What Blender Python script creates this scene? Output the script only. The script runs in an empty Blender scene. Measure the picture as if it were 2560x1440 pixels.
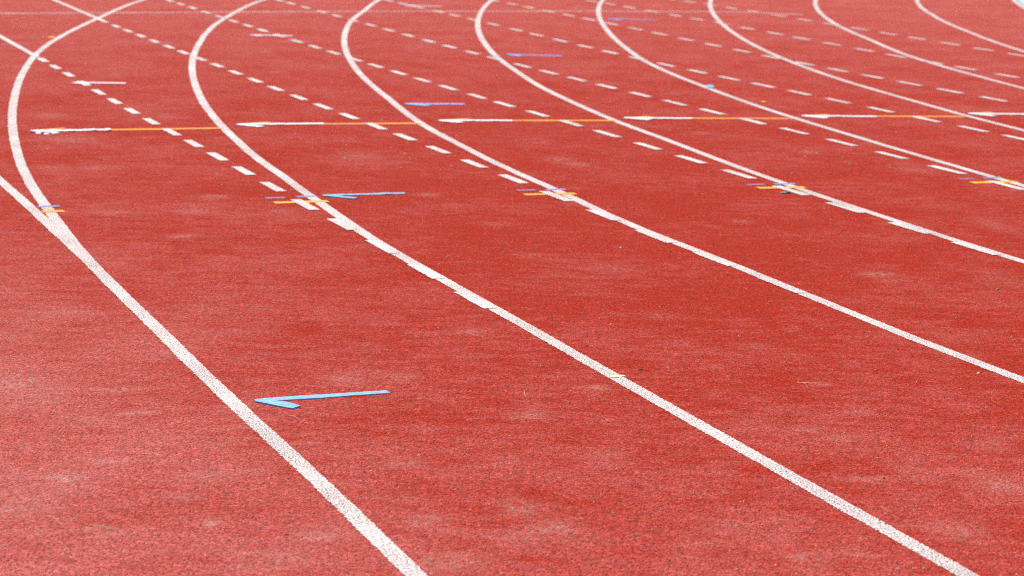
import bpy, math, random
import numpy as np
from mathutils import Matrix, Vector

CAM=dict(lens=82.7307,h=1.54571,F=[0.0,0.984181,-0.177164],R=[0.999737,0.004063,0.02257],U=[-0.022932,0.177117,0.983923])

# ---------------------------------------------------------------- camera, sky, sun, exposure
SC = bpy.context.scene
cd = bpy.data.cameras.new("camera"); cam = bpy.data.objects.new("camera", cd)
SC.collection.objects.link(cam); SC.camera = cam
cd.sensor_width = 36.0; cd.lens = CAM["lens"]; cd.clip_start = 0.05; cd.clip_end = 8000
cr, cu, cf = Vector(CAM["R"]), Vector(CAM["U"]), Vector(CAM["F"])
m = Matrix((cr, cu, -cf)).transposed().to_4x4(); m.translation = (0, 0, CAM["h"])
cam.matrix_world = m
cd.dof.use_dof = True; cd.dof.focus_distance = 7.3; cd.dof.aperture_fstop = 6.1

SUN_EL, SUN_AZ = math.radians(52), math.radians(-28)      # azimuth measured from +Y towards +X
W = bpy.data.worlds.new("World"); SC.world = W; W.use_nodes = True
nt = W.node_tree; bg = nt.nodes["Background"]
sky = nt.nodes.new("ShaderNodeTexSky"); sky.sky_type = 'NISHITA'; sky.sun_disc = False
sky.sun_elevation = SUN_EL; sky.sun_rotation = SUN_AZ; sky.air_density = 1.0; sky.dust_density = 2.5; sky.ozone_density = 1.0
nt.links.new(sky.outputs[0], bg.inputs[0]); bg.inputs[1].default_value = 0.095
sl = bpy.data.lights.new("sun", 'SUN'); sl.energy = 3.7; sl.angle = math.radians(3.0); sl.color = (1.0, 0.922, 0.815)
so = bpy.data.objects.new("sun", sl); SC.collection.objects.link(so)
sd = Vector((math.sin(SUN_AZ) * math.cos(SUN_EL), math.cos(SUN_AZ) * math.cos(SUN_EL), math.sin(SUN_EL)))
so.rotation_euler = sd.to_track_quat('Z', 'Y').to_euler(); so.location = sd * 40
vs = SC.view_settings; vs.view_transform = 'Standard'; vs.look = 'None'; vs.gamma = 1; vs.use_curve_mapping = False
vs.exposure = 0.37
SC.cycles.use_denoising = False
SC.cycles.max_bounces = 4
SC.cycles.filter_width = 1.1

# ---------------------------------------------------------------- surveyed layout (metres)
# x to the right, y away, z up.  Lane lines: a straight that runs into a bend of radius RAD - 1.22 k.
# LANE[k]: sideways paint wander of line k every 0.5 m from -4 m.  DASH[k]: (station, sideways wander) of each dash.
D0,S0,RAD,TH=1.51589,7.86110,46.27887,-0.349431
LANE={0: [0.0046,0.0048,0.0061,0.0087,0.0075,0.002,0.0006,0.0041,0.0059,0.0046,0.0008,0.0007,0.0046,0.0049,0.0005,-0.0012,-0.0011,0.004,0.0096,0.0133,0.0157,0.0183,0.0207,0.0218,0.02,0.0165,0.0128,0.0077,0.0018,-0.0038,-0.0071,-0.0071,-0.0052,0.0035,0.0069,0.0123,0.0173,0.0176,0.0176,0.0118,-0.0072,-0.0246,-0.0408,-0.0586,-0.0717,-0.0737,-0.0738,-0.0738,-0.0738,-0.0738,-0.0738,-0.0738,-0.0738,-0.0738,-0.0738,-0.0738,-0.0738,-0.0738,-0.0738,-0.0737,-0.0735,-0.0721,-0.0621,-0.0332,-0.0166],1: [-0.0237,-0.0237,-0.0209,-0.018,-0.0136,-0.0086,-0.0057,0.0007,0.004,0.0056,0.0014,0.0008,0.0096,0.0153,0.0164,0.0165,0.0058,-0.0009,-0.0005,-0.0045,-0.0088,-0.0098,-0.0095,-0.0089,-0.008,-0.0073,-0.0069,-0.0071,-0.0073,-0.0069,-0.0062,-0.0055,-0.0052,-0.006,-0.0145,-0.0177,-0.0226,-0.0275,-0.0275,-0.0273,-0.0308,-0.0389,-0.0472,-0.0555,-0.0633,-0.0666,-0.0668,-0.0668,-0.0669,-0.0669,-0.0669,-0.0669,-0.0669,-0.0669,-0.0669,-0.0669,-0.0669,-0.0669,-0.0669,-0.0668,-0.0667,-0.0659,-0.0603,-0.04,-0.0243],2: [0.0112,0.0088,0.0084,0.0074,0.0059,-0.0015,-0.0079,0.0025,0.0118,0.0195,0.0123,-0.0,0.001,0.0142,0.0155,0.0025,-0.0054,-0.0064,-0.0116,-0.0198,-0.0207,-0.0121,-0.0016,0.0068,0.0052,0.0022,-0.0,-0.002,-0.0009,-0.0001,-0.0005,-0.0017,-0.0026,-0.0033,-0.0041,-0.0052,-0.0066,-0.0088,-0.0113,-0.0126,-0.0107,-0.0068,-0.0038,-0.0074,-0.0207,-0.0375,-0.0546,-0.066,-0.0666,-0.0672,-0.0676,-0.0678,-0.0679,-0.068,-0.068,-0.068,-0.068,-0.0681,-0.0681,-0.0681,-0.0681,-0.068,-0.068,-0.0678,-0.0665],3: [0.0243,0.0243,0.0243,0.0243,0.0242,0.0158,0.016,0.0166,0.0172,0.0174,0.0175,0.0223,0.0244,0.0235,0.025,0.026,0.029,0.0333,0.0328,0.0177,0.0035,-0.003,-0.0071,-0.0118,-0.0173,-0.0201,-0.0149,-0.0099,-0.0058,-0.0074,-0.0081,-0.006,-0.0028,0.0006,0.0034,0.0049,0.0055,0.0056,0.0055,0.005,0.0038,0.0005,-0.0041,-0.0093,-0.0155,-0.0237,-0.0329,-0.0419,-0.0501,-0.0507,-0.051,-0.0512,-0.0513,-0.0514,-0.0514,-0.0514,-0.0514,-0.0515,-0.0515,-0.0515,-0.0515,-0.0515,-0.0514,-0.0514,-0.0514],4: [0.0093,0.0093,0.0093,0.0093,0.0093,0.0093,0.0093,0.0093,0.0093,0.015,0.0154,0.0154,0.0155,0.0157,0.019,0.0241,0.026,0.0231,0.0211,0.014,0.0025,-0.0071,-0.0141,-0.0178,-0.0213,-0.0258,-0.0325,-0.0388,-0.042,-0.0428,-0.0407,-0.0314,-0.0184,-0.0072,0.002,0.0096,0.0161,0.0216,0.0253,0.0265,0.0265,0.0252,0.0214,0.0161,0.0104,0.0045,-0.0024,-0.0099,-0.0175,-0.0245,-0.0275,-0.0277,-0.0279,-0.028,-0.0281,-0.0281,-0.0281,-0.0281,-0.0282,-0.0282,-0.0282,-0.0282,-0.0282,-0.0282,-0.0282],5: [-0.0095,-0.0095,-0.0095,-0.0095,-0.0095,-0.0095,-0.0095,-0.0095,-0.0095,-0.0095,-0.0095,-0.0095,-0.0095,-0.0054,0.0203,0.0203,0.0203,0.0202,0.0199,0.0172,0.0057,-0.0006,-0.001,-0.0033,-0.009,-0.018,-0.0265,-0.0298,-0.031,-0.0305,-0.0259,-0.0207,-0.0155,-0.0099,-0.0037,0.0025,0.0091,0.0157,0.0221,0.0271,0.0305,0.0336,0.0358,0.0359,0.0345,0.0327,0.0303,0.0257,0.0193,0.0126,0.006,0.0004,0.0002,0.0,-0.0001,-0.0002,-0.0002,-0.0003,-0.0003,-0.0003,-0.0003,-0.0003,-0.0003,-0.0003,-0.0003],6: [-0.0315,-0.0315,-0.0315,-0.0315,-0.0315,-0.0315,-0.0315,-0.0315,-0.0315,-0.0315,-0.0315,-0.0315,-0.0315,-0.0315,-0.0315,-0.0315,-0.0315,-0.0315,-0.0308,-0.0228,-0.0228,-0.0228,-0.0228,-0.0228,-0.0228,-0.0228,-0.0229,-0.025,-0.03,-0.0355,-0.0381,-0.0388,-0.0388,-0.032,-0.0156,-0.001,0.014,0.0228,0.0202,0.0165,0.0129,0.0099,0.0098,0.011,0.0124,0.0139,0.0152,0.0165,0.0178,0.0193,0.0208,0.0224,0.0239,0.0247,0.0248,0.0248,0.0249,0.0249,0.0249,0.0249,0.0249,0.0249,0.0249,0.0249,0.0249],7: [-0.0192,-0.0192,-0.0192,-0.0192,-0.0192,-0.0192,-0.0192,-0.0192,-0.0192,-0.0192,-0.0192,-0.0192,-0.0192,-0.0192,-0.0192,-0.0192,-0.0192,-0.0192,-0.0192,-0.0192,-0.0192,-0.0192,-0.0192,-0.0192,-0.0191,-0.0247,-0.0365,-0.0366,-0.0366,-0.0365,-0.0363,-0.0359,-0.0354,-0.0347,-0.033,-0.0247,-0.0152,-0.0033,0.0082,0.0195,0.0292,0.0326,0.0328,0.035,0.0366,0.0392,0.0456,0.0466,0.041,0.0363,0.0354,0.0363,0.0372,0.0381,0.0391,0.0394,0.0395,0.0395,0.0395,0.0395,0.0395,0.0395,0.0395,0.0395,0.0395],8: [0.057,0.057,0.057,0.057,0.057,0.057,0.057,0.057,0.057,0.057,0.057,0.057,0.057,0.0569,0.0569,0.0569,0.0569,0.0568,0.0568,0.0568,0.0567,0.0567,0.0567,0.0566,0.0566,0.0566,0.0565,0.0565,0.0565,0.0564,0.0564,0.0564,0.0563,0.0563,0.0562,0.0562,0.0561,0.0561,0.0561,0.0561,0.0569,0.0572,0.0572,0.0572,0.0572,0.0572,0.0572,0.0572,0.0571,0.057,0.0568,0.0565,0.0554,0.0497,0.0436,0.0375,0.0325,0.0323,0.0321,0.0319,0.0317,0.0316,0.0316,0.0315,0.0315]}
DASH={1: [[0.0,-0.013],[0.61,-0.005],[1.21,0.0025],[1.82,0.0053],[2.419,-0.0013],[3.026,0.0],[3.623,-0.0],[4.205,-0.0009],[4.784,-0.004],[5.339,-0.0097],[5.904,-0.0151],[6.491,-0.0178],[7.088,-0.0173],[7.677,-0.0133],[8.295,-0.0076],[8.962,-0.0022],[9.58,0.0018],[10.187,0.0055]],2: [[0.03,0.005],[0.635,0.0055],[1.23,-0.0007],[1.85,0.013],[2.468,0.0206],[3.088,0.0247],[3.692,0.0268],[4.301,0.0276],[4.909,0.0256],[5.466,0.0196],[6.023,0.0111],[6.595,0.003],[7.185,-0.0023],[7.789,-0.0036],[8.393,-0.0019],[9.007,0.001],[9.613,0.0027],[10.186,0.0022],[10.814,-0.0004],[11.379,-0.0025],[11.975,-0.0036],[12.584,-0.0039],[13.178,-0.0046],[13.755,-0.0062]],3: [[0.03,-0.005],[0.65,-0.0037],[1.22,0.002],[1.85,0.0123],[2.438,0.0219],[3.057,0.0292],[3.671,0.0354],[4.272,0.039],[4.884,0.0385],[5.443,0.0313],[5.997,0.0189],[6.585,0.0054],[7.108,-0.0031],[7.714,-0.0083],[8.294,-0.011],[8.88,-0.0126],[9.478,-0.0126],[10.039,-0.011],[10.695,-0.0069],[11.308,-0.001],[11.938,0.0057],[12.558,0.012],[13.202,0.0177],[13.805,0.0224],[14.412,0.0275],[15.022,0.0347],[15.694,0.0454],[16.403,0.0573],[17.033,0.0657],[17.623,0.0704],[18.233,0.0704],[18.843,0.0704],[19.453,0.0704],[20.063,0.0704],[20.673,0.0704],[21.283,0.0704],[21.893,0.0704],[22.503,0.0704],[23.113,0.0704],[23.723,0.0704]],4: [[0.009,0.0002],[0.609,0.0003],[1.209,0.0006],[1.809,0.001],[2.409,0.0016],[3.025,0.0141],[3.649,0.0257],[4.254,0.0299],[4.847,0.0224],[5.399,0.0078],[5.972,-0.0088],[6.534,-0.0236],[7.093,-0.0362],[7.689,-0.0472],[8.255,-0.0562],[8.814,-0.0626],[9.398,-0.065],[10.075,-0.0618],[10.637,-0.0549],[11.262,-0.0445],[11.881,-0.0319],[12.547,-0.0156],[13.203,0.0011],[13.859,0.0162],[14.509,0.03],[15.165,0.0442],[15.779,0.0584],[16.505,0.0757],[17.185,0.0901],[17.718,0.0983],[18.328,0.0983],[18.938,0.0983],[19.548,0.0983],[20.158,0.0983],[20.768,0.0983],[21.378,0.0983],[21.988,0.0983],[22.598,0.0983],[23.208,0.0983],[23.818,0.0983]],5: [[0.087,0.0003],[0.687,0.0005],[1.287,0.0009],[1.887,0.0015],[2.487,0.0025],[3.087,0.0042],[3.687,0.007],[4.287,0.0116],[4.787,-0.0005],[5.342,-0.0124],[5.927,-0.0227],[6.518,-0.0322],[7.081,-0.0431],[7.643,-0.0558],[8.199,-0.0671],[8.764,-0.0742],[9.37,-0.0762],[9.967,-0.0725],[10.587,-0.0614],[11.203,-0.0433],[11.867,-0.0187],[12.559,0.0091],[13.192,0.0355],[13.929,0.0659],[14.611,0.0892],[15.239,0.1047],[15.819,0.1162],[16.526,0.1294],[17.165,0.1399],[17.706,0.1465],[18.316,0.1465],[18.926,0.1465],[19.536,0.1465],[20.146,0.1465],[20.756,0.1465],[21.366,0.1465],[21.976,0.1465],[22.586,0.1465],[23.196,0.1465],[23.806,0.1465]],6: [[-0.105,-0.0002],[0.495,-0.0003],[1.095,-0.0004],[1.695,-0.0007],[2.295,-0.0012],[2.895,-0.0019],[3.495,-0.0032],[4.095,-0.0054],[4.695,-0.009],[5.295,-0.015],[5.895,-0.025],[6.495,-0.0416],[7.077,-0.0519],[7.647,-0.0605],[8.221,-0.0669],[8.794,-0.0685],[9.382,-0.0621],[10.022,-0.0474],[10.643,-0.0281],[11.299,-0.0019],[11.96,0.0285],[12.637,0.0594],[13.288,0.0868],[13.975,0.1116],[14.628,0.1299],[15.238,0.1437],[15.877,0.1581],[16.547,0.1755],[17.126,0.1921],[17.736,0.1921],[18.346,0.1921],[18.956,0.1921],[19.566,0.1921],[20.176,0.1921],[20.786,0.1921],[21.396,0.1921],[22.006,0.1921],[22.616,0.1921],[23.226,0.1921],[23.836,0.1921]],7: [[-0.207,-0.0001],[0.393,-0.0002],[0.993,-0.0003],[1.593,-0.0004],[2.193,-0.0007],[2.793,-0.0012],[3.393,-0.0019],[3.993,-0.0032],[4.593,-0.0054],[5.193,-0.0089],[5.793,-0.0149],[6.393,-0.0248],[6.993,-0.0414],[7.593,-0.0689],[8.193,-0.1149],[8.841,-0.0984],[9.41,-0.0845],[10.059,-0.065],[10.675,-0.0413],[11.348,-0.0104],[12.027,0.0223],[12.657,0.0514],[13.322,0.0794],[13.982,0.1028],[14.617,0.1212],[15.236,0.137],[15.886,0.152],[16.568,0.1635],[17.156,0.1671],[17.711,0.1641],[18.321,0.1641],[18.931,0.1641],[19.541,0.1641],[20.151,0.1641],[20.761,0.1641],[21.371,0.1641],[21.981,0.1641],[22.591,0.1641],[23.201,0.1641],[23.811,0.1641]],8: [[-0.141,-0.0],[0.459,-0.0],[1.059,-0.0],[1.659,-0.0001],[2.259,-0.0001],[2.859,-0.0002],[3.459,-0.0003],[4.059,-0.0005],[4.659,-0.0008],[5.259,-0.0013],[5.859,-0.0022],[6.459,-0.0037],[7.059,-0.0062],[7.659,-0.0104],[8.259,-0.0173],[8.859,-0.0289],[9.459,-0.0482],[10.059,-0.0803],[10.677,-0.0542],[11.308,-0.0275],[11.974,-0.0014],[12.576,0.0201],[13.222,0.0436],[13.902,0.0705],[14.529,0.0956],[15.187,0.1202],[15.845,0.1395],[16.464,0.1499],[17.038,0.1527],[17.635,0.151],[18.245,0.151],[18.855,0.151],[19.465,0.151],[20.075,0.151],[20.685,0.151],[21.295,0.151],[21.905,0.151],[22.515,0.151],[23.125,0.151],[23.735,0.151]]}
P={'arrowA': [[(-0.7418,6.6566),(-0.6848,6.6885),(-0.6095,6.7198),(-0.4877,6.7669),(-0.3666,6.8143),(-0.3518,6.7809),(-0.4392,6.7464),(-0.5129,6.7114),(-0.575,6.6867),(-0.6794,6.6475),(-0.7095,6.6367),(-0.7329,6.6498)],[(-0.7417,6.6556),(-0.6794,6.6475),(-0.6514,6.6349),(-0.6277,6.6168),(-0.5993,6.5841),(-0.6178,6.5495),(-0.668,6.5822),(-0.7304,6.6269)]],'blue': [[[(-0.8891,10.9067),(-0.5177,11.0433)],[(-0.8891,10.9067),(-0.736,10.8314)]],[[(-0.7143,15.221),(-0.3374,15.2943)],[(-0.7143,15.221),(-0.5577,15.1283)]],[[(-0.0836,19.4263),(0.3679,19.4115)],[(-0.0836,19.4263),(0.0416,19.2774)]],[[(0.9313,24.3524),(1.4232,24.3042)],[(0.9313,24.3524),(1.0509,24.2047)]]],'lilac': [[[(-3.034,16.1427),(-2.6918,16.1834)],[(-3.034,16.1427),(-2.9396,16.0617)]],[[(-2.3618,20.9421),(-2.0003,20.9488)],[(-2.3618,20.9421),(-2.2689,20.8384)]],[[(-1.2246,25.8538),(-0.8472,25.8155)],[(-1.2246,25.8538),(-1.1348,25.7046)]]],'white': [[[(-2.729,13.2073),(-2.3099,13.3689)],[(-2.729,13.2073),(-2.5694,13.1297)]],[[(-1.6314,13.7904),(-1.1401,13.9418)],[(-1.6314,13.7904),(-1.4819,13.6931)]],[[(-0.461,14.26),(-0.021,14.3495)],[(-0.461,14.26),(-0.3296,14.1642)]],[[(0.6813,14.6556),(1.1038,14.7114)],[(0.6813,14.6556),(0.8351,14.5648)]],[[(1.8369,15.0257),(2.3135,15.0879)],[(1.8369,15.0257),(1.9831,14.9176)]],[[(2.9808,15.4243),(3.5571,15.4752)],[(2.9808,15.4243),(3.1175,15.2921)]]],'orange': [[[(-2.7328,13.2369),(-1.7101,13.5928)],[(-2.7328,13.2369),(-2.5766,13.4024)]],[[(-1.6247,13.8134),(-0.5754,14.0899)],[(-1.6247,13.8134),(-1.4618,13.9683)]],[[(-0.4518,14.2778),(0.614,14.5013)],[(-0.4518,14.2778),(-0.2819,14.4175)]],[[(0.6905,14.667),(1.7479,14.8621)],[(0.6905,14.667),(0.847,14.7863)]],[[(1.8502,15.0407),(2.9047,15.2261)],[(1.8502,15.0407),(2.0237,15.1743)]],[[(2.9942,15.4399),(3.566,15.5149)],[(2.9942,15.4399),(3.1512,15.5557)]]],'otick': [[(-2.0667,10.1995),(-1.9776,10.2377)],[(-1.0949,10.6354),(-0.8557,10.7262)],[(0.0488,11.0963),(0.2941,11.1717)],[(1.2006,11.5233),(1.4419,11.5935)],[(2.33,11.9104),(2.5768,11.9992)]],'btick': [[(-2.1148,10.3509),(-2.0252,10.384)],[(-1.0125,10.846),(-0.9212,10.8879)],[(0.1555,11.2891),(0.2489,11.3191)],[(1.2989,11.6878),(1.4089,11.7217)],[(2.43,12.1223),(2.5279,12.1553)]],'ptick': [[(-1.1492,10.7835),(-1.063,10.811)],[(0.0124,11.2366),(0.105,11.2664)],[(1.1577,11.6338),(1.2513,11.6722)],[(2.2882,12.0503),(2.3745,12.0811)]],'ftick': [[(-3.1224,19.7954),(-2.907,19.8842)],[(-4.2369,19.2995),(-4.0339,19.4271)],[(-1.9869,20.2362),(-1.7716,20.3258)],[(-0.8498,20.5402),(-0.6367,20.6293)],[(0.2948,20.9881),(0.5211,21.0822)],[(1.4517,21.5428),(1.678,21.6384)],[(2.5747,21.9439),(2.823,21.9961)]],'yellow': [(0.3063,7.0743),(0.3539,7.0937)],'cyan': [(1.3671,17.0255),(1.4021,17.0655),(1.4257,16.9621),(1.411,16.8506),(1.3613,16.8384)],'dots': [(-3.9902,20.1941),(1.6761,15.9165),(0.0613,26.1289)],'cross': [(-5.1647,23.0151),(-5.0603,23.0723),(-3.8964,23.5972),(-2.9915,24.0301),(-2.6825,24.1779),(-1.6504,24.6495),(-0.0679,25.2886),(1.148,25.7076),(2.0375,25.9682),(2.5805,26.1345),(2.8023,25.9326),(3.1246,25.8757)],'scrape': [(0.8778,7.0581),(0.9386,7.0532)],'deb': {'white_pebble': [(1.4747,7.252),(0.3415,7.9187),(0.4442,9.5698)],'dark_pebble': [(0.4084,7.1959),(0.2502,7.5409)],'brown': [(0.1748,6.7087),(1.8398,8.7821),(0.5361,6.911),(0.6157,6.4394),(0.9757,5.9284)],'straw': [[(0.2223,7.9834),(0.2365,7.9997),(0.252,8.0088)],[(0.0524,6.8769),(0.0428,6.838),(0.0451,6.7847),(0.0475,6.769)],[(-0.2745,9.1763),(-0.2603,9.2263),(-0.2509,9.286)],[(0.005,9.3415),(0.0211,9.3143),(0.034,9.3161)],[(-1.3277,7.0686),(-1.3139,7.0937),(-1.3011,7.1188)],[(-1.4367,6.8463),(-1.4218,6.8148),(-1.4094,6.7889)],[(1.1373,6.8544),(1.1467,6.8607),(1.1531,6.856)],[(1.2476,7.0745),(1.2583,7.1098),(1.2635,7.1332)],[(-0.2682,9.2252),(-0.2609,9.2456),(-0.2496,9.2959)],[(-0.6235,6.4672),(-0.6044,6.4447),(-0.5877,6.4222)],[(1.1833,6.9564),(1.1907,6.9572),(1.1935,6.952)],[(-0.8243,5.529),(-0.8041,5.5308),(-0.7801,5.5328)],[(-0.9824,5.3191),(-0.9484,5.3017),(-0.9161,5.2876)]],'blk': [(1.2959,11.3455),(1.3224,11.357),(1.3244,11.3573),(1.3442,11.3607)]}}
SCUFF=[(-1.1102,5.7342,0.054,0.051,0.9),(-0.9502,5.3016,0.032,0.019,0.8),(-0.9249,5.247,0.04,0.03,0.45),(-0.6959,5.3634,0.016,0.038,0.8),(-1.0463,6.4643,0.053,0.032,0.55),(-1.0299,5.9106,0.045,0.038,0.5),(-1.1827,5.4374,0.065,0.072,0.5),(-1.4603,6.7944,0.081,0.152,0.55),(-1.1729,5.5282,0.113,0.202,0.3),(-1.4045,6.6405,0.124,0.194,0.35),(-1.1667,6.7389,0.069,0.07,0.4),(-0.5505,6.1615,0.021,0.021,0.75),(-0.4915,6.9805,0.071,0.096,0.35),(-0.4342,5.2938,0.081,0.077,0.4),(-0.1974,5.4326,0.065,0.065,0.45),(0.0318,5.5587,0.057,0.085,0.45),(0.2597,6.9205,0.047,0.037,0.6),(0.0655,6.5605,0.05,0.047,0.45),(0.0312,6.5077,0.044,0.028,0.5),(0.2567,6.1317,0.042,0.033,0.5),(0.1078,5.389,0.064,0.08,0.5),(-0.0004,6.0688,0.031,0.032,0.4),(0.9794,5.9328,0.014,0.023,0.9),(0.9119,5.9106,0.025,0.031,0.5),(0.9628,7.0501,0.042,0.033,0.45),(0.8409,6.4422,0.055,0.041,0.4),(0.689,5.1741,0.044,0.059,0.55),(0.7994,5.2463,0.027,0.042,0.4),(1.2711,5.8945,0.05,0.096,0.4),(1.3467,6.3277,0.043,0.11,0.3),(1.4932,7.5268,0.077,0.062,0.25),(1.4217,9.071,0.069,0.072,0.55),(1.049,8.6802,0.044,0.066,0.2),(-0.4069,11.0206,0.056,0.067,0.55),(-1.3888,10.7906,0.073,0.064,0.55),(-1.3633,9.6264,0.074,0.061,0.5),(-1.7508,10.2493,0.105,0.069,0.4),(-1.4265,10.3249,0.105,0.106,0.35),(-1.0423,10.3856,0.053,0.071,0.4),(-2.3319,11.6706,0.099,0.105,0.35),(-2.0994,11.7126,0.1,0.091,0.3),(-0.8248,12.446,0.127,0.238,0.3),(0.2408,12.5061,0.085,0.138,0.45),(0.322,12.316,0.084,0.1,0.5),(1.0113,10.4024,0.053,0.059,0.4),(0.4052,9.0812,0.093,0.109,0.25),(1.6374,13.0926,0.049,0.075,0.5),(2.1041,12.3885,0.084,0.101,0.35),(1.7672,10.4345,0.089,0.12,0.25),(2.1553,10.4937,0.071,0.242,0.3),(1.8939,9.0074,0.092,0.178,0.25),(1.7715,15.5389,0.066,0.106,0.3),(1.1189,13.9223,0.071,0.064,0.5),(1.1109,16.375,0.07,0.044,0.5),(-0.1307,7.737,0.053,0.053,0.4),(-0.3223,6.9986,0.048,0.054,0.35),(0.5207,8.1002,0.069,0.058,0.3),(0.7959,7.6095,0.065,0.064,0.25),(-0.2711,5.9593,0.061,0.059,0.3),(-0.898,7.647,0.065,0.064,0.2),(-1.0605,7.3036,0.074,0.082,0.3),(-1.5076,7.9266,0.081,0.083,0.35),(-1.5872,7.8442,0.08,0.095,0.25),(-1.597,7.5651,0.103,0.157,0.25),(-1.1802,6.3637,0.076,0.089,0.3),(-0.7608,5.793,0.079,0.081,0.3),(-0.5236,5.0785,0.104,0.085,0.25),(-0.147,5.0773,0.104,0.085,0.4),(0.032,5.3153,0.081,0.078,0.35),(1.0836,5.4352,0.083,0.097,0.3),(1.082,5.9993,0.061,0.099,0.25),(-0.4766,7.9066,0.081,0.069,0.15),(-0.0762,10.1533,0.069,0.068,0.3),(0.3007,11.3781,0.058,0.057,0.25),(0.0773,9.3222,0.063,0.076,0.2),(-1.7756,17.3458,0.088,0.099,0.3),(-0.6989,17.6996,0.075,0.103,0.3),(-3.6253,22.4121,0.038,0.11,0.5),(-2.0578,19.1432,0.046,0.121,0.35),(-2.8012,14.0388,0.095,0.173,0.45),(-2.4577,12.8599,0.131,0.164,0.45),(-2.105,14.1906,0.121,0.155,0.3),(-0.6445,5.8435,0.04,0.034,0.4),(-0.7747,5.5995,0.038,0.034,0.4),(-1.0795,5.2575,0.054,0.024,0.4),(0.9275,6.3337,0.075,0.097,0.25),(1.0209,6.6812,0.045,0.039,0.3),(0.5118,5.457,0.056,0.065,0.25)]
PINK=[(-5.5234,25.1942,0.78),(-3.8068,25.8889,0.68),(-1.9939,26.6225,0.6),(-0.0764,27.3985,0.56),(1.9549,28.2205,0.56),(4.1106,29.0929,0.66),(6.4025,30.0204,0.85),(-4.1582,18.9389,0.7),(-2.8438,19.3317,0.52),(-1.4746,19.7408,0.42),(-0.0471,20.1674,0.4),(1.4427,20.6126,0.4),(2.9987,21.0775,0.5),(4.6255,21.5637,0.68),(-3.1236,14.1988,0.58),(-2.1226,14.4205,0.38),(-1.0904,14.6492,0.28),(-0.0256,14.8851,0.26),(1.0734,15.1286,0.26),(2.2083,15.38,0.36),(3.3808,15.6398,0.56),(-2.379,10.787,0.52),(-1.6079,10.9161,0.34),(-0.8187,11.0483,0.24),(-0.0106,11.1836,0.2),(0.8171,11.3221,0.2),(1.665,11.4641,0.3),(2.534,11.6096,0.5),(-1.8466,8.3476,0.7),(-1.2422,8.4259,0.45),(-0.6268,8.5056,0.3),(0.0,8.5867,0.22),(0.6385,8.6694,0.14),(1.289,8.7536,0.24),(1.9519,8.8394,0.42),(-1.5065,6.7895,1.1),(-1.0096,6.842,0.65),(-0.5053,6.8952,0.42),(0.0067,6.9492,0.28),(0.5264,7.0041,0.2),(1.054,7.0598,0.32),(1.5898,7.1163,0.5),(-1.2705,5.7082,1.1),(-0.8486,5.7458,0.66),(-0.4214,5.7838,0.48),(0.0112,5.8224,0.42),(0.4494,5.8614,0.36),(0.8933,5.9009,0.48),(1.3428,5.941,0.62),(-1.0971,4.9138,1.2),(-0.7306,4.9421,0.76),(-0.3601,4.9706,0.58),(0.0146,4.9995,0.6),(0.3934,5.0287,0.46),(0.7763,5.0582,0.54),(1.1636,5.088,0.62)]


UD = np.array([math.sin(TH), math.cos(TH)]); ND = np.array([math.cos(TH), -math.sin(TH)])
CEN = ND * (D0 + RAD) + UD * S0
LW, REF = 1.22, 46.26
rng = random.Random(7)
nrng = np.random.default_rng(11)

# ---------------------------------------------------------------- helpers
def link(name, me, parent=None):
    o = bpy.data.objects.new(name, me); SC.collection.objects.link(o)
    if parent: o.parent = parent
    return o
def tag(o, label, cat, group=None):
    o["label"] = label; o["category"] = cat
    if group: o["group"] = group
    return o
def mesh(name, V, Fc, mat, smooth=False):
    me = bpy.data.meshes.new(name); me.from_pydata([tuple(map(float, v)) for v in V], [], Fc); me.update()
    me.materials.append(mat)
    if smooth: me.polygons.foreach_set("use_smooth", [True] * len(me.polygons))
    return me
def empty(name, xy):
    e = bpy.data.objects.new(name, None); SC.collection.objects.link(e); e.empty_display_size = .05
    e.location = (xy[0], xy[1], 0); return e
def child(name, me, root):
    o = link(name, me, root); o.matrix_parent_inverse = Matrix.Translation(-root.location); return o

def lane_pt(k, t, off=0.0):
    """point and across direction on lane line k at running distance t, off to the inside of the bend"""
    if t <= 0:
        return UD * (S0 + t) + ND * (D0 + LW * k + off), ND
    a = t / REF; v = -ND * math.cos(a) + UD * math.sin(a)
    return CEN + v * (RAD - LW * k - off), -v
GR = np.arange(-4, 28.01, .5)
def lane_off(k, t): return float(np.interp(t, GR, LANE[k]))

def strip(cl, width, z, jit=0.0, round_end=0.0):
    """ribbon along centre line cl = [(p, across)], edges roughened by jit"""
    V = []; n = len(cl)
    ja = nrng.normal(0, 1, (n, 2)) * jit
    slow = np.convolve(nrng.normal(0, 1, n + 40), np.ones(31) / 6, 'same')[20:20 + n] * jit * .5
    for i, (p, a) in enumerate(cl):
        w = width / 2
        V.append((*(p - a * (w + ja[i, 0] + slow[i])), z)); V.append((*(p + a * (w + ja[i, 1])), z))
    return V, [(2 * i, 2 * i + 1, 2 * i + 3, 2 * i + 2) for i in range(n - 1)]
def steps(t0, t1):
    out = [t0]; t = t0
    while t < t1:
        t += .005 if -4.2 < t < 5 else (.02 if t < 12 else .08)
        out.append(min(t, t1))
    return out

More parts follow.
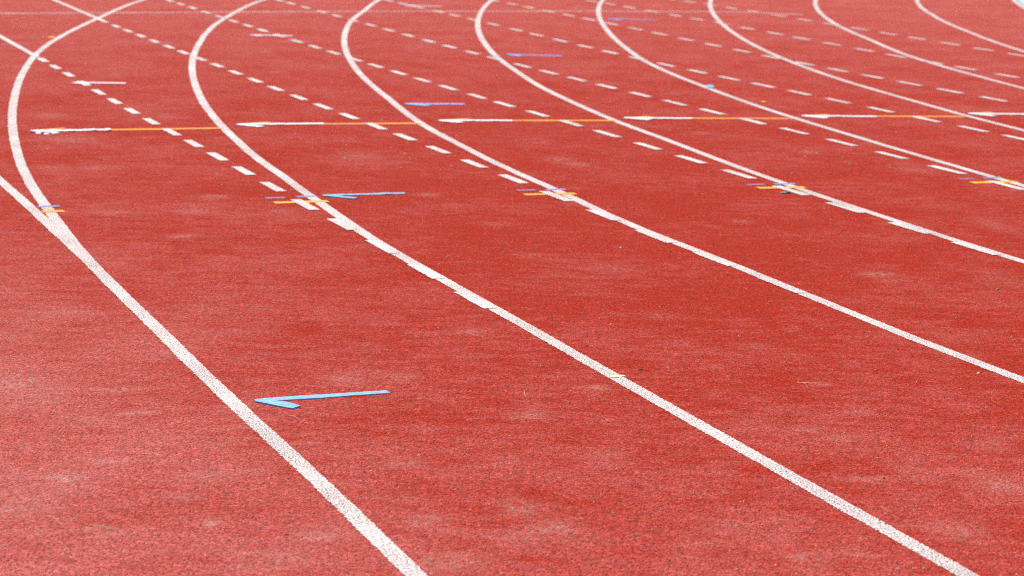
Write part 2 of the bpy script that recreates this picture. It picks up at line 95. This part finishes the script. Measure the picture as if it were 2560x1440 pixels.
# ---------------------------------------------------------------- materials
def new_mat(name):
    m = bpy.data.materials.new(name); m.use_nodes = True
    t = m.node_tree; return m, t, t.nodes["Principled BSDF"]
def N(t, typ, **kw):
    n = t.nodes.new(typ)
    for k, v in kw.items(): setattr(n, k, v)
    return n
def mth(t, op, a, b=None, c=None, clamp=False):
    n = N(t, "ShaderNodeMath", operation=op); n.use_clamp = clamp
    for i, v in enumerate((a, b, c)):
        if v is None: continue
        if isinstance(v, (int, float)): n.inputs[i].default_value = v
        else: t.links.new(v, n.inputs[i])
    return n.outputs[0]
def mixc(t, f, a, b, blend='MIX'):
    n = N(t, "ShaderNodeMix", data_type='RGBA', blend_type=blend)
    for i, v in ((0, f), (6, a), (7, b)):
        if isinstance(v, (int, float)): n.inputs[i].default_value = v
        elif isinstance(v, tuple): n.inputs[i].default_value = (*v, 1)
        else: t.links.new(v, n.inputs[i])
    return n.outputs[2]
def pos(t): return N(t, "ShaderNodeNewGeometry").outputs["Position"]
def noise(t, p, scale, detail=2, rough=.5):
    n = N(t, "ShaderNodeTexNoise"); n.inputs["Scale"].default_value = scale; n.inputs["Detail"].default_value = detail
    n.inputs["Roughness"].default_value = rough; t.links.new(p, n.inputs["Vector"]); return n.outputs["Fac"]
def voro(t, p, scale, feature='F1'):
    n = N(t, "ShaderNodeTexVoronoi", feature=feature, voronoi_dimensions='2D'); n.inputs["Scale"].default_value = scale
    t.links.new(p, n.inputs["Vector"]); return n
def ramp(t, x, lo, hi, a=0.0, b=1.0):
    n = N(t, "ShaderNodeMapRange"); n.inputs[1].default_value = lo; n.inputs[2].default_value = hi
    n.inputs[3].default_value = a; n.inputs[4].default_value = b; t.links.new(x, n.inputs[0]); return n.outputs[0]
def stretch(t, p, sx, sy, rot=0.0):
    n = N(t, "ShaderNodeMapping"); n.inputs["Scale"].default_value = (sx, sy, 1); n.inputs["Rotation"].default_value = (0, 0, rot)
    t.links.new(p, n.inputs[0]); return n.outputs[0]

def granule_relief(t, p, strength, dist):
    """rubber granules: relief shared by the bare track and the paint rolled over it"""
    v = voro(t, p, GRAN)
    n1 = noise(t, p, GRAN * .8, 3, .6)
    hgt = mth(t, 'ADD', mth(t, 'MULTIPLY', v.outputs["Distance"], -1.0), mth(t, 'MULTIPLY', n1, 1.1))
    b = N(t, "ShaderNodeBump"); b.inputs["Strength"].default_value = strength; b.inputs["Distance"].default_value = dist
    t.links.new(hgt, b.inputs["Height"]); return v, n1, b.outputs[0]
GRAN = 195.0

def mat_track():
    m, t, b = new_mat("red_rubber_granules"); p = pos(t)
    v, n1, bump = granule_relief(t, p, 0.9, 0.006)
    sep = N(t, "ShaderNodeSeparateColor"); t.links.new(v.outputs["Color"], sep.inputs[0])
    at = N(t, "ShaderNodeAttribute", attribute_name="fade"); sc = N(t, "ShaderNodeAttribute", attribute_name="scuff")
    # faded and fresh patches; towards the far end, grazing-angle brightness painted into the colour
    big = noise(t, stretch(t, p, 1.0, .9, .3), 1.7, 4, .6)
    mid = noise(t, stretch(t, p, .8, 1.5, -.12), 9.0, 7, .74)
    fine = noise(t, p, 70.0, 3, .7)
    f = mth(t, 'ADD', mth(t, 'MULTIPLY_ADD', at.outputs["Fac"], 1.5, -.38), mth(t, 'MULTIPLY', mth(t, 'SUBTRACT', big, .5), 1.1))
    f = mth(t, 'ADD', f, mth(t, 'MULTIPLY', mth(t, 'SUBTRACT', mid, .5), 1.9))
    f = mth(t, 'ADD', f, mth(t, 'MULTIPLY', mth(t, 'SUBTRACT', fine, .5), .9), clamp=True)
    col = mixc(t, f, FRESH, FADED_LIT)
    # granule to granule tone: mostly red, a few pale, a few dark with bitumen dust
    clump = noise(t, p, 34.0, 3, .7)
    tone = mth(t, 'MULTIPLY', mth(t, 'MULTIPLY', ramp(t, sep.outputs[0], 0, 1, .62, 1.24), ramp(t, fine, .28, .72, .60, 1.24)), ramp(t, clump, .3, .7, .84, 1.13))
    hsv = N(t, "ShaderNodeHueSaturation"); t.links.new(col, hsv.inputs["Color"]); t.links.new(tone, hsv.inputs["Value"])
    col = hsv.outputs[0]
    pale = ramp(t, sep.outputs[1], .90, .97); col = mixc(t, mth(t, 'MULTIPLY', pale, .22), col, (.85, .27, .20))
    # dirt lodged in the gaps between granules, with their self-shading painted in
    gap = mth(t, 'MULTIPLY', ramp(t, v.outputs["Distance"], .42, .72), ramp(t, noise(t, p, GRAN * .45, 2, .6), .40, .56))
    col = mixc(t, mth(t, 'MULTIPLY', gap, .92), col, (.045, .012, .010))
    # dusty scuffs and grey scrapes
    sn = mth(t, 'MULTIPLY', sc.outputs["Fac"], ramp(t, noise(t, stretch(t, p, 1, .6), 48, 5, .78), .42, .57))
    col = mixc(t, mth(t, 'MULTIPLY', sn, .85, clamp=True), col, (.72, .44, .38))
    streak = ramp(t, noise(t, stretch(t, p, 1.0, 3.4, .35), 6.5, 5, .66), .60, .78)
    col = mixc(t, mth(t, 'MULTIPLY', streak, .14), col, (.56, .27, .25))
    t.links.new(col, b.inputs["Base Color"]); b.inputs["Roughness"].default_value = .82
    b.inputs["Specular IOR Level"].default_value = .06
    b.inputs["Sheen Weight"].default_value = .22; b.inputs["Sheen Roughness"].default_value = .45
    b.inputs["Sheen Tint"].default_value = (1.0, .26, .17, 1)
    t.links.new(bump, b.inputs["Normal"]); return m
FRESH, FADED_LIT = (.64, .024, .004), (.86, .205, .182)

def mat_paint(name, col, holes=.5, wear=.0, relief=.6):
    m, t, b = new_mat(name); p = pos(t)
    v, n1, bump = granule_relief(t, p, relief, 0.0025)
    sep = N(t, "ShaderNodeSeparateColor"); t.links.new(v.outputs["Color"], sep.inputs[0])
    patch = noise(t, p, 2.2, 3, .6)
    c = mixc(t, ramp(t, noise(t, p, 14, 4, .6), .3, .75, 0, .45), col, tuple(x * .90 for x in col))
    # pinholes where the roller missed the hollows
    h = mth(t, 'ADD', ramp(t, v.outputs["Distance"], .30, .60, 0, .6), mth(t, 'MULTIPLY', noise(t, p, GRAN * .40, 2, .6), 1.0))
    h = mth(t, 'ADD', h, mth(t, 'MULTIPLY', mth(t, 'SUBTRACT', patch, .5), .9))
    h = ramp(t, h, 1.05 - holes * .25, 1.16 - holes * .25)
    hc = mixc(t, ramp(t, sep.outputs[2], .25, .75), (.10, .03, .03), (.34, .10, .09))
    c = mixc(t, mth(t, 'MULTIPLY', h, .88), c, hc)
    if wear > 0:
        w = ramp(t, noise(t, p, 26, 5, .7), .62 - wear * .3, .78 - wear * .3)
        c = mixc(t, w, c, (.50, .06, .045))
    t.links.new(c, b.inputs["Base Color"]); b.inputs["Roughness"].default_value = .75
    b.inputs["Specular IOR Level"].default_value = .3
    t.links.new(bump, b.inputs["Normal"]); return m

def mat_tape(name, col, col2=None):
    m, t, b = new_mat(name); p = pos(t)
    n1 = noise(t, stretch(t, p, 1.0, 3.5, .35), 26, 4, .6)
    c = mixc(t, ramp(t, n1, .35, .7), col, col2 or tuple(x * .78 for x in col))
    spot = ramp(t, noise(t, p, 70, 1, .5), .735, .76)
    c = mixc(t, mth(t, 'MULTIPLY', spot, .8), c, tuple(x * .15 for x in col))
    t.links.new(c, b.inputs["Base Color"]); b.inputs["Roughness"].default_value = .48
    bp = N(t, "ShaderNodeBump"); bp.inputs["Strength"].default_value = .9; bp.inputs["Distance"].default_value = .006
    t.links.new(noise(t, stretch(t, p, 1.0, 2.2, .35), 38, 3, .55), bp.inputs["Height"]); t.links.new(bp.outputs[0], b.inputs["Normal"])
    return m
def mat_plain(name, col, rough=.7, sc=60):
    m, t, b = new_mat(name); p = pos(t)
    c = mixc(t, noise(t, p, sc, 3, .6), tuple(x * .7 for x in col), tuple(min(1, x * 1.25) for x in col))
    t.links.new(c, b.inputs["Base Color"]); b.inputs["Roughness"].default_value = rough; return m

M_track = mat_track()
M_white = mat_paint("white_line_paint", (.72, .692, .686), .80)
M_dash = mat_paint("white_dash_paint", (.74, .715, .705), .55)
M_old = mat_paint("worn_white_paint", (.78, .70, .70), .4, wear=.05)
M_orange = mat_paint("orange_paint", (.86, .30, .010), .15, wear=.08, relief=.4)
M_yorange = mat_paint("yellow_orange_paint", (.87, .43, .010), .2, relief=.4)
M_blue = mat_paint("blue_paint", (.22, .34, .68), .3, wear=.25)
M_purple = mat_paint("worn_purple_paint", (.36, .15, .36), .3, wear=.46)
M_cyan = mat_tape("sky_blue_tape", (.19, .46, .68), (.07, .31, .57))
M_bluetape = mat_tape("mid_blue_tape", (.20, .44, .92))
M_violet = mat_tape("violet_blue_tape", (.27, .36, .86), (.42, .31, .72))
M_lilac = mat_tape("lilac_white_tape", (.80, .66, .80), (.84, .62, .72))
M_wtape = mat_tape("white_tape", (.90, .89, .93), (.84, .80, .86))
M_yellow = mat_plain("pale_yellow_tape", (.84, .80, .42), .6)
M_straw = mat_plain("dry_straw", (.60, .44, .30), .7)
M_navy = mat_plain("old_dark_blue_paint", (.06, .08, .26), .7)
M_grit = mat_plain("pale_grit", (.70, .58, .48), .8)
M_pebble = mat_plain("white_stone", (.80, .76, .72), .7)
M_dark = mat_plain("dark_stone", (.06, .045, .05), .7)
M_brown = mat_plain("brown_crumb", (.36, .22, .15), .8)
M_kerb = mat_plain("pale_blue_kerb", (.36, .54, .66), .5, 8)
M_grass = mat_plain("infield_turf", (.055, .10, .03), .9, 300)

# ---------------------------------------------------------------- setting
gs = 3000.0
g = link("ground", mesh("ground", [(-gs, -gs, -.05), (gs, -gs, -.05), (gs, gs, -.05), (-gs, gs, -.05)], [(0, 1, 2, 3)], M_grass))
g["kind"] = "structure"

def build_track():
    xs = np.concatenate([np.linspace(-60, -9, 12), np.arange(-8.6, 9.0, .032), np.linspace(9.4, 95, 16)])
    ys = [4.3]
    while ys[-1] < 31: ys.append(ys[-1] + .002 * ys[-1] + .006)
    ys = np.concatenate([np.linspace(-40, 4.0, 12), np.array(ys), np.linspace(32, 120, 16)])
    X, Y = np.meshgrid(xs, ys); nx, ny = len(xs), len(ys)
    co = np.zeros((nx * ny, 3), np.float32); co[:, 0] = X.ravel(); co[:, 1] = Y.ravel()
    i = (np.arange(ny - 1)[:, None] * nx + np.arange(nx - 1)[None]).ravel()
    loops = np.stack([i, i + 1, i + nx + 1, i + nx], 1).astype(np.int32)
    me = bpy.data.meshes.new("running_track"); nf = len(loops)
    me.vertices.add(nx * ny); me.vertices.foreach_set("co", co.ravel())
    me.loops.add(nf * 4); me.loops.foreach_set("vertex_index", loops.ravel())
    me.polygons.add(nf); me.polygons.foreach_set("loop_start", np.arange(nf, dtype=np.int32) * 4)
    me.update(); me.validate()
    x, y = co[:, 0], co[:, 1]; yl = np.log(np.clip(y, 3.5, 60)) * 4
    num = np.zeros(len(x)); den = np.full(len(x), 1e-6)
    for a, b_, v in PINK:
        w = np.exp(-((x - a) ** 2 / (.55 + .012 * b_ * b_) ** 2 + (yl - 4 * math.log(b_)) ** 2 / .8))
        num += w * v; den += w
    fade_far_light = np.where(den > 1e-5, num / den, .3)  # worn patches, plus painted brightening of the far track
    sc = np.zeros(len(x)); ca, sa = math.cos(.10), math.sin(.10)
    for a, b_, wa, wb, v in SCUFF:
        dx, dy = x - a, y - b_
        r = ((dx * ca + dy * sa) / wa) ** 2 + ((-dx * sa + dy * ca) / wb) ** 2
        sc = np.maximum(sc, v * np.exp(-r * 1.1))
    for nm, arr in (("fade", fade_far_light), ("scuff", sc)):
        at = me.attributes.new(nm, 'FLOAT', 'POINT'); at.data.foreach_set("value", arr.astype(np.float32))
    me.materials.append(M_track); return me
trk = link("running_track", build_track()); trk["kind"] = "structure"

# grass infield inside the inner kerb
bd = [UD * (S0 - 85) + ND * (D0 + LW * 8 + .45)]
R8 = RAD - LW * 8 - .45
for a in np.linspace(0, math.pi, 91): bd.append(CEN + (-ND * math.cos(a) + UD * math.sin(a)) * R8)
bd.append(bd[-1] - UD * 85)
V = [(p[0], p[1], .02) for p in bd]
inf = link("infield_grass", mesh("infield_grass", V, [tuple(range(len(V)))], M_grass)); inf["kind"] = "structure"
# inner kerb: a pale blue rounded aluminium-and-concrete edging
V, Fc = [], []
prof = [(.070, 0.004), (.075, .035), (.095, .05), (.36, .05), (.40, .035), (.41, .004)]
ts = np.arange(-30, 120, .5)
for i, tt in enumerate(ts):
    for off, z in prof:
        p_, a_ = lane_pt(8, float(tt), off); V.append((p_[0], p_[1], z))
    if i:
        for j in range(5):
            a0 = (i - 1) * 6 + j; Fc.append((a0, a0 + 1, a0 + 7, a0 + 6))
kb = link("inner_kerb", mesh("inner_kerb", V, Fc, M_kerb, True))
tag(kb, "pale blue raised kerb along the inside edge of the track, top right corner", "kerb")

# ---------------------------------------------------------------- solid lane lines
DET = ["outermost curving white lane line, joined by a straight line at lower left",
       "second white lane line from the outside, crossed by a pale yellow mark",
       "third white lane line from the outside, beside a white pebble at lower right",
       "fourth white lane line from the outside, with a dark scrap beside it",
       "fifth white lane line from the outside, with a sky blue tape scrap on it",
       "sixth white lane line from the outside, between the blue scrap line and the seventh",
       "seventh white lane line from the outside, third from the inner edge",
       "eighth white lane line from the outside, nearest the inner edge line",
       "innermost white edge line beside the pale blue kerb, top right corner"]
for k in range(9):
    cl = []
    for tt in steps(-12, 60):
        p_, a_ = lane_pt(k, tt, lane_off(k, tt)); cl.append((p_, a_))
    V, Fc = strip(cl, .050, .0012, .0016)
    o = link("lane_line", mesh("lane_line", V, Fc, M_white))
    tag(o, DET[k], "lane line", "solid white lane lines of the bend")

def straight_cl(k, s0_, s1_, offs, step=.006):
    n = max(2, int(abs(s1_ - s0_) / step)); out = []
    for s in np.linspace(s0_, s1_, n):
        off = offs if isinstance(offs, float) else float(np.interp(s, [a for a, b in offs], [b for a, b in offs]))
        out.append((UD * (S0 + s) + ND * (D0 + LW * k + off), ND))
    return out
V, Fc = strip(straight_cl(0, 1.0, 30, [(1.0, .012), (2.68, .004), (3.5, -.006), (30, -.01)]), .049, .0018, .0016)
o = link("straight_line", mesh("straight_line", V, Fc, M_white))
tag(o, "straight white line branching off the outermost lane line at the left edge", "lane line")

# ---------------------------------------------------------------- dashed straight-on lines
DL = {1: "leftmost dashed white line, starting from the second solid lane line",
      2: "second dashed white line from the left, turning solid at the outermost line",
      3: "third dashed white line from the left, touched by a lilac arrow",
      4: "fourth dashed white line from the left, between the two nearer violet arrows",
      5: "fifth dashed white line from the left, ending beside the fifth solid line",
      6: "sixth dashed white line from the left, just below the farthest violet arrow",
      7: "seventh dashed white line from the left, second from the upper right",
      8: "faint dashed white line farthest to the upper right"}
for k in range(1, 9):
    L = DASH[k]
    root = empty("dashed_line", UD * (S0 + L[0][0]) + ND * (D0 + LW * k))
    tag(root, DL[k], "dashed line", "dashed white lines running straight on")
    for s, off in L:
        hl = .168 + rng.uniform(-.006, .006)
        V, Fc = strip(straight_cl(k, s - hl, s + hl, off, .006 if s < 5 else .03), .052 if s > 2.2 else .048, .0026, .0015)
        child("dash", mesh("dash", V, Fc, M_dash), root)
    if k == 1: sec = (10.45, 30, [(10.45, .004), (12.6, .008), (30, .01)])
    elif k == 2: sec = (14.25, 34, [(14.25, .0), (17.7, .055), (34, .08)])
    else: continue
    V, Fc = strip(straight_cl(k, sec[0], sec[1], sec[2], .05), .05, .0026, .001)
    child("solid_section", mesh("solid_section", V, Fc, M_dash), root)

# ---------------------------------------------------------------- tape arrows and painted marks
def seg(a, b, width, z, jit=.001, step=.006, taper=0.0):
    a, b = np.array(a), np.array(b); d = b - a; L = np.linalg.norm(d); d /= L; nn = np.array([-d[1], d[0]])
    n = max(3, int(L / step))
    return strip([(a + d * L * i / (n - 1), nn) for i in range(n)], width, z, jit)
def solid(V, Fc, th):
    """give a flat ribbon a real thickness: side walls down to the track"""
    n = len(V); V2 = V + [(x, y, z - th) for x, y, z in V]; F2 = list(Fc)
    k = n // 2
    ring = [2 * i for i in range(k)] + [2 * i + 1 for i in range(k - 1, -1, -1)]
    for i in range(len(ring)):
        a, b = ring[i], ring[(i + 1) % len(ring)]; F2.append((a, b, b + n, a + n))
    return V2, F2
def tape(name, a, b, width, z, mat, root, wr=.0008, jit=.0012):
    V, Fc = seg(a, b, width, z, jit)
    k = len(V) // 2; w = np.convolve(nrng.normal(0, 1, k + 20), np.ones(9) / 3, 'same')[10:10 + k] * wr
    V = [(x, y, zz + abs(w[i // 2])) for i, (x, y, zz) in enumerate(V)]
    V, Fc = solid(V, Fc, z - .0002)
    return child(name, mesh(name, V, Fc, mat), root)
def poly_tape(name, pts, z, mat, root, grow=0.0):
    P2 = []; n = len(pts); c = np.array(pts)
    area = sum(c[i][0] * c[(i + 1) % n][1] - c[(i + 1) % n][0] * c[i][1] for i in range(n)); sg = 1 if area > 0 else -1
    for i in range(n):
        a, b = c[i], c[(i + 1) % n]; L = np.linalg.norm(b - a); d = (b - a) / L; nn = np.array([d[1], -d[0]]) * sg
        k = max(1, int(L / .009))
        for j in range(k): P2.append(a + (b - a) * j / k + nn * (grow + rng.gauss(0, .0010)))
    n = len(P2); V = [(x, y, z) for x, y in P2] + [(x, y, .0002) for x, y in P2]
    Fc = [tuple(range(n))] + [(i, (i + 1) % n, (i + 1) % n + n, i + n) for i in range(n)]
    me = mesh(name, V, Fc, mat); me.validate(); return child(name, me, root)

GA = "half arrows of blue tape"
r = empty("tape_arrow", P["arrowA"][0][0]); tag(r, "big sky blue tape half arrow nearest the camera, beside the outermost lane line", "arrow", GA)
poly_tape("outline", P["arrowA"][0], .0012, M_navy, r, .0028); poly_tape("outline", P["arrowA"][1], .0015, M_navy, r, .0028)
poly_tape("shaft", P["arrowA"][0], .0024, M_cyan, r); poly_tape("barb", P["arrowA"][1], .0036, M_cyan, r)
BL = ["smaller sky blue tape half arrow beside the orange tick on the second lane line",
      "violet and blue half arrow just above the orange row, between two lane lines",
      "violet half arrow with bright blue tip, right of the fourth lane line",
      "farthest violet half arrow, right of the fifth lane line near the top"]
for i, (sh, bb) in enumerate(P["blue"]):
    r = empty("tape_arrow", sh[0]); tag(r, BL[i], "arrow", GA)
    tape("shaft", sh[0], sh[1], .044 if i == 0 else .062, .0030, M_cyan if i == 0 else M_violet, r)
    tape("barb", bb[0], bb[1], .040 if i == 0 else .058, .0042, M_cyan if i == 0 else M_bluetape, r)
LL = ["lilac white half arrow touching the first dashed line, upper left", "lilac white half arrow touching the third dashed line near the top",
      "farthest small lilac half arrow at the top edge, left of the fourth lane line"]
for i, (sh, bb) in enumerate(P["lilac"]):
    r = empty("lilac_arrow", sh[0]); tag(r, LL[i], "arrow", "lilac white half arrows")
    tape("shaft", sh[0], sh[1], .075, .0036, M_lilac, r); tape("barb", bb[0], bb[1], .070, .0050, M_lilac, r)
PL = ["leftmost of the row, lumpy tip", "second from the left in the row", "third from the left in the row", "fourth from the left in the row", "fifth from the left in the row", "rightmost of the row"]
for i, (sh, bb) in enumerate(P["white"]):
    r = empty("white_tape_arrow", sh[0]); tag(r, "white tape half arrow on an orange mark, " + PL[i], "arrow", "white tape half arrows in a row")
    tape("shaft", sh[0], sh[1], .062, .0046, M_wtape, r, wr=.003 if i == 0 else .001); tape("barb", bb[0], bb[1], .060, .0058, M_wtape, r, wr=.004 if i == 0 else .001)
    if i == 0:      # crumpled lumps of tape
        for q_, w_ in ((.10, .032), (.36, .05), (.66, .05)):
            c = np.array(bb[0]) * (1 - q_) + np.array(bb[1]) * q_
            V = []; n = 14
            for ring, hz in ((1, .001), (.75, .006), (.3, .008)):
                for j in range(n):
                    a = j / n * 6.283; V.append((c[0] + math.cos(a) * .030 * ring, c[1] + math.sin(a) * w_ * ring, hz))
            Fc = [(rr * n + j, rr * n + (j + 1) % n, (rr + 1) * n + (j + 1) % n, (rr + 1) * n + j) for rr in range(2) for j in range(n)] + [tuple(range(2 * n, 3 * n))]
            child("tape_lump", mesh("tape_lump", V, Fc, M_wtape, True), r)
for i, (sh, bb) in enumerate(P["orange"]):
    r = empty("orange_arrow", sh[0]); tag(r, "thin orange painted arrow under a white tape arrow, " + PL[i].split(",")[0], "painted arrow", "orange arrows across the lanes")
    V, Fc = seg(sh[0], sh[1], .072, .0020, .002); child("shaft", mesh("shaft", V, Fc, M_orange), r)
    V, Fc = seg(bb[0], bb[1], .060, .0023, .002); child("barb", mesh("barb", V, Fc, M_orange), r)

def ticks(key, name, mat, width, z, labels, cat, group, jit=.0016):
    for (a, b), lb in zip(P[key], labels):
        V, Fc = seg(a, b, width, z, jit); tag(link(name, mesh(name, V, Fc, mat)), lb, cat, group)
ON = ["outermost lane line at lower left", "second lane line and its dash", "third lane line and its dash", "fourth lane line and its dash", "fifth lane line at the right edge"]
ticks("otick", "orange_tick", M_yorange, .060, .0019, ["short orange stroke across the " + s for s in ON], "tick mark", "orange ticks on the lane lines")
ticks("btick", "blue_tick", M_blue, .042, .0017, ["short blue stroke on the " + s.replace(" and its dash", "") for s in ON], "tick mark", "blue ticks on the lane lines")
ticks("ptick", "purple_tick", M_purple, .046, .0016, ["faint purple stroke on bare red, left of the " + s.split(" lane")[0] + " lane line" for s in ON[1:]], "tick mark", "faint purple ticks")
ticks("ftick", "faded_tick", M_purple, .05, .0016, ["faded purple stroke behind the second dashed line near the top", "faded purple stroke at the left edge, upper left corner",
      "faded purple stroke across the third dashed line", "faded purple stroke across the fourth dashed line", "faded purple stroke across the fifth dashed line",
      "faded purple stroke across the sixth dashed line", "faded purple stroke across the seventh dashed line"], "tick mark", "faded purple ticks in the far row")
a, b = P["yellow"]
r = link("yellow_mark", mesh("yellow_mark", *solid(*seg(a, b, .020, .0030, .001), .0026), M_yellow)); tag(r, "small pale yellow tape strip across the second lane line", "tape mark")
pts = P["cyan"]; n = len(pts)
V = [(x, y, .004 + rng.uniform(0, .006)) for x, y in pts] + [(x, y, .001) for x, y in pts]
r = link("tape_scrap", mesh("tape_scrap", V, [tuple(range(n))] + [(i, (i + 1) % n, (i + 1) % n + n, i + n) for i in range(n)], M_cyan)); tag(r, "crumpled sky blue tape scrap stuck on the fifth lane line", "tape scrap")
for (x, y), rr, lb in zip(P["dots"], (.055, .033, .045), ["orange dot beside the outermost line in the upper left corner", "small orange dot between two curves at right, above the orange row", "orange dot at a dash near the top edge, centre"]):
    n = 18; ry = rr * 1.5
    V = [(x + math.cos(i / n * 6.283) * rr * .55 * rng.uniform(.85, 1.1), y + math.sin(i / n * 6.283) * ry * rng.uniform(.85, 1.1), .0028) for i in range(n)]
    tag(link("orange_dot", mesh("orange_dot", V, [tuple(range(n))], M_orange)), lb, "paint dot", "orange paint dots")
pl = [np.array(p_) for p_ in P["cross"]]; cl = []
for i in range(len(pl) - 1):
    d = pl[i + 1] - pl[i]; L = np.linalg.norm(d); d /= L
    for s in np.arange(0, L, .04): cl.append((pl[i] + d * s, np.array([-d[1], d[0]])))
V, Fc = strip(cl, .055, .0014, .004)
tag(link("cross_line", mesh("cross_line", V, Fc, M_old)), "thin faint white line running right across the far lanes near the top", "cross line")
V, Fc = seg(*P["scrape"], .02, .0012, .006)
tag(link("orange_scrape", mesh("orange_scrape", V, Fc, mat_paint("rubbed_orange", (.62, .20, .03), .8, wear=.5))), "faint rubbed orange scrape on bare track at right, below the fourth lane line", "scrape")

# ---------------------------------------------------------------- litter: stones, straws, grit
def stone_vf(x, y, s, flat=.6, seed=0):
    rr = random.Random(seed); V = []; Fc = []; n = 8; R = 4
    ax, ay = s * rr.uniform(.8, 1.3), s * rr.uniform(.7, 1.0); an = rr.uniform(0, 3.14)
    for i in range(R):
        ph = i / (R - 1) * math.pi * .5
        for j in range(n):
            a = j / n * 2 * math.pi; q_ = rr.uniform(.85, 1.12)
            u_, v_ = math.cos(a) * math.cos(ph) * ax * q_, math.sin(a) * math.cos(ph) * ay * q_
            V.append((x + u_ * math.cos(an) - v_ * math.sin(an), y + u_ * math.sin(an) + v_ * math.cos(an), math.sin(ph) * s * flat * 1.6 + .0005))
    for i in range(R - 1):
        for j in range(n): Fc.append((i * n + j, i * n + (j + 1) % n, (i + 1) * n + (j + 1) % n, (i + 1) * n + j))
    return V, Fc
def stones(pts, sizes, labels, name, mat, cat):
    for i, ((x, y), s, lb) in enumerate(zip(pts, sizes, labels)):
        V, Fc = stone_vf(x, y, s, .6, 40 + i + len(name)); tag(link(name, mesh(name, V, Fc, mat, True)), lb, cat)
DB = P["deb"]
stones(DB["white_pebble"], (.0052, .0045, .006), ["white pebble at the right edge below the third lane line", "small white pebble in the middle of the photo, right of the second lane line", "small white chip just below the third lane line at centre"], "pebble", M_pebble, "pebble")
stones(DB["dark_pebble"], (.0045, .004), ["dark pebble right of the pale yellow mark", "small grey pebble above the pale yellow mark"], "pebble", M_dark, "pebble")
stones(DB["brown"], (.0045, .007, .0042, .0042, .005), ["tan crumb below the second lane line at centre", "brown crumb lying near the right edge under the fourth lane line", "tan crumb in the lane right of the dark pebble", "tan crumb just above the second lane line at lower centre", "flat greyish crumb at lower right above the second lane line"], "rubber_crumb", M_brown, "crumb")
def straw_vf(pts, w):
    V = []; n = len(pts)
    P3 = [np.array([x, y, .002 + .004 * math.sin(math.pi * i / (n - 1))]) for i, (x, y) in enumerate(pts)]
    for i in range(n):
        d = P3[min(i + 1, n - 1)] - P3[max(i - 1, 0)]; d /= np.linalg.norm(d); s_ = np.array([-d[1], d[0], 0])
        ww = w * (.5 if i in (0, n - 1) else 1)
        for a in (0, 1.5708, 3.1416, 4.7124): V.append(P3[i] + s_ * math.cos(a) * ww + np.array([0, 0, math.sin(a) * ww]))
    Fc = [(i * 4 + j, i * 4 + (j + 1) % 4, i * 4 + 4 + (j + 1) % 4, i * 4 + 4 + j) for i in range(n - 1) for j in range(4)]
    return V, Fc
SL = ["thin pale straw in the lane above the second lane line, centre", "bent pale straw below the second lane line, left of the pale yellow mark",
      "short curved straw above the second lane line, left of centre", "small straw right of the short curved straw at centre", "pale straw at left beside the outermost line",
      "short white straw at the far left", "short straw at lower right among crumbs", "upright short straw at right under the third lane line",
      "thin straw doubled beside the curved one, left of centre", "dry straw just below the big blue arrow", "short straw left of the white pebble",
      "greyish twig at lower left, bottom quarter", "pale peeled sliver in the bottom left corner area"]
for i, (pts, lb) in enumerate(zip(DB["straw"], SL)):
    V, Fc = straw_vf(pts, .0009 if i != 12 else .0013)
    tag(link("straw", mesh("straw", V, Fc, M_straw)), lb, "straw", "dry straws on the track")
bk = DB["blk"]; r = empty("litter_scrap", bk[0]); tag(r, "small half grey half black litter scrap below the orange tick of the fourth lane line", "scrap")
for nm, a, b, mt in (("grey_part", bk[0], bk[1], mat_plain("grey_plastic", (.42, .44, .55), .4)), ("black_part", bk[2], bk[3], M_dark)):
    V, Fc = seg(a, b, .016, .007, .002); V, Fc = solid(V, Fc, .006); child(nm, mesh(nm, V, Fc, mt), r)

# uncountable fine litter
V, Fc = [], []
for i in range(4200):
    y = 4.6 + 20 * rng.random() ** 1.5; x = rng.uniform(-1, 1) * y * .235
    a, b = stone_vf(x, y, rng.choice((.0010, .0014, .0014, .0018, .0026)) * (1 if y < 12 else 2.0), .5, i); n0 = len(V); V += a; Fc += [tuple(v + n0 for v in f) for f in b]
o = link("grit", mesh("grit", V, Fc, M_grit)); o["kind"] = "stuff"; tag(o, "pale grit grains scattered thinly over the red track", "grit")
V, Fc = [], []
for i in range(760):
    y = 4.6 + 11 * rng.random() ** 1.3; x = rng.uniform(-1, 1) * y * .235; a = rng.uniform(0, 3.14); L = rng.uniform(.006, .022); c = rng.uniform(-.35, .35)
    pts = [(x + math.cos(a + c * q_) * L * q_, y + math.sin(a + c * q_) * L * q_) for q_ in (-.5, 0, .5, 1)]
    vv, ff = straw_vf(pts, rng.uniform(.0004, .0008)); n0 = len(V); V += vv; Fc += [tuple(v + n0 for v in f) for f in ff]
o = link("straw_clippings", mesh("straw_clippings", V, Fc, M_straw)); o["kind"] = "stuff"; tag(o, "short dry grass clippings scattered over the near lanes", "clippings")
